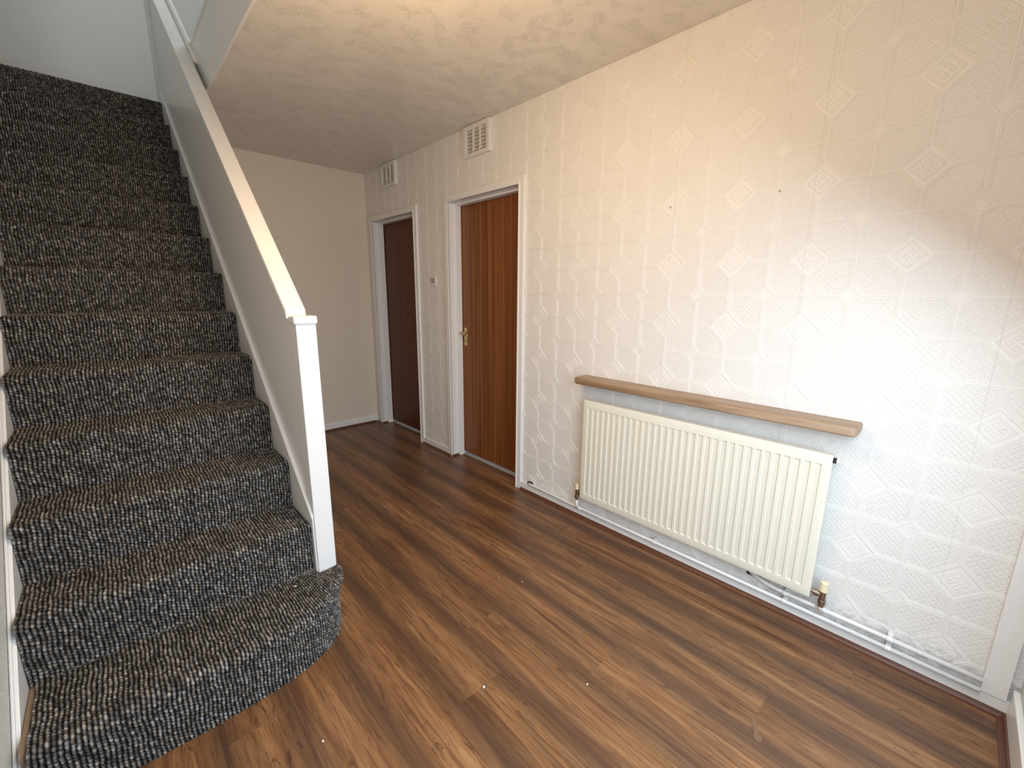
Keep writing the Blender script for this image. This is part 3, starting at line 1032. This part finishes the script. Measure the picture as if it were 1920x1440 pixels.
lp = empty('heating_pipe', (-.03, -3.2, .068), 'lower white-painted copper pipe running along the skirting to the far valve', 'pipe')
zl = .067
mb = MB()
path = [(.004, -2.236, zl)] + [(-.004 - .018 * math.sin(t_), -2.236 - .018 * (1 - math.cos(t_)), zl) for t_ in np.linspace(0, PI / 2, 5)] + [(-.022, -2.40, zl), (-.030, -2.64, zl), (-.032, -4.300, zl)]
mb.tube(path, PR)
mb.tube([(-.032, yv1, zl), (-.045, yv1, zl + .012), (-.052, yv1, zl + .03), (-.052, yv1, .130)], PR)
mb.tube([(-.031, yv1 + .016, zl), (-.032, yv1 - .018, zl)], PR + .0018)
mb.build('pipe_run', M_GLOSS_WORN, lp, smooth=True)
upp = empty('heating_pipe', (-.03, -3.9, .105), 'upper white-painted copper pipe from the wall to the near valve', 'pipe')
zu = .104
mb = MB()
mb.tube([(.004, -3.596, .118), (-.010, -3.604, .119), (-.020, -3.625, .117), (-.026, -3.66, .110), (-.029, -3.70, zu + .001), (-.030, -3.75, zu), (-.030, -4.300, zu)], PR + .0006)
mb.tube([(-.030, yv2, zu), (-.046, yv2, zu + .006), (-.052, yv2, zu + .016), (-.052, yv2, .130)], PR)
mb.tube([(-.030, yv2 + .018, zu), (-.030, yv2 - .018, zu)], PR + .0025)
mb.build('pipe_run', M_GLOSS_WORN, upp, smooth=True)
MB().box(-.003, 0, -3.640, -3.585, .098, .140, .001).build('wall_hole', M_DARKHOLE, upp)


def clip(y, z, parent):
    mb = MB()
    x = -.031
    mb.box(-.019, 0, y - .008, y + .008, z - .013, z + .013, .003)
    mb.tube([(x, y - .008, z), (x, y + .008, z)], PR + .0032, 16)
    return mb.build('pipe_clip', M_GLOSS_WORN, parent, autosmooth=40)


for y in (-3.156, -3.745, -4.072): clip(y, zl, lp)
for y in (-3.745, -4.072): clip(y, zu, upp)
MB().box(-.0175, -.001, -2.262, -2.222, .056, .078, .004).build('wall_hole', M_DARKHOLE, lp)

# ------------------------------------------------------------------ small marks and flecks
def fleck(x, y, z, s, label, grp='white paint flecks lying on the laminate'):
    mb = MB()
    n = 7
    P = [(s * (0.7 + .5 * random.random()) * math.cos(2 * PI * k / n), s * .6 * (0.7 + .5 * random.random()) * math.sin(2 * PI * k / n)) for k in range(n)]
    mb.prism(P, 'z', 0, s * .35)
    o = mb.build('paint_fleck', M_FLECK, org=(0, 0, 0))
    o.location = (x, y, z); o.rotation_euler = (0, 0, random.random() * 6)
    tag(o, label, 'fleck', grp)


fleck(-1.165, -3.150, .0003, .006, 'largest white paint fleck, on the laminate straight out from the bottom step')
fleck(-.897, -3.383, .0003, .004, 'small white fleck on the laminate nearest the middle of the picture bottom')
fleck(-.687, -2.853, .0003, .0035, 'tiny white fleck on the laminate, right one of the pair in mid-floor')
fleck(-.748, -2.756, .0003, .003, 'tiny white fleck on the laminate, left one of the pair in mid-floor')
fleck(-1.63, -2.96, .0003, .004, 'small white fleck on the laminate close in front of the bottom step')
fleck(-1.541, -2.470, zn(1) + .002, .0055, 'white paint fleck on the carpet of the bottom step beside the newel', 'white flecks on the stair carpet')
mb = MB().prism([(-.010, -.030), (.004, -.034), (.012, -.020), (.006, .0), (.009, .045), (.003, .060), (-.002, .04), (-.004, .0), (-.012, -.015)], 'z', 0, .0005)
gs = mb.build('glue_smear', M_SMEAR, org=(0, 0, 0)); gs.location = (-.648, -3.835, .0003); gs.rotation_euler = (0, 0, -1.0)
tag(gs, 'pale dried glue smear on the laminate near the bottom of the picture', 'smear')
for (y, z, l) in [(-3.082, 1.703, 'small dark screw hole in the papered wall, the one towards the doors'), (-3.519, 1.704, 'small dark screw hole in the papered wall, the one towards the front corner')]:
    o = MB().tube([(0, 0, 0), (-.0025, 0, 0)], [.005, .004], 10).build('screw', M_GREYROCK, org=(0, 0, 0))
    o.location = (0, y, z); tag(o, l, 'screw')
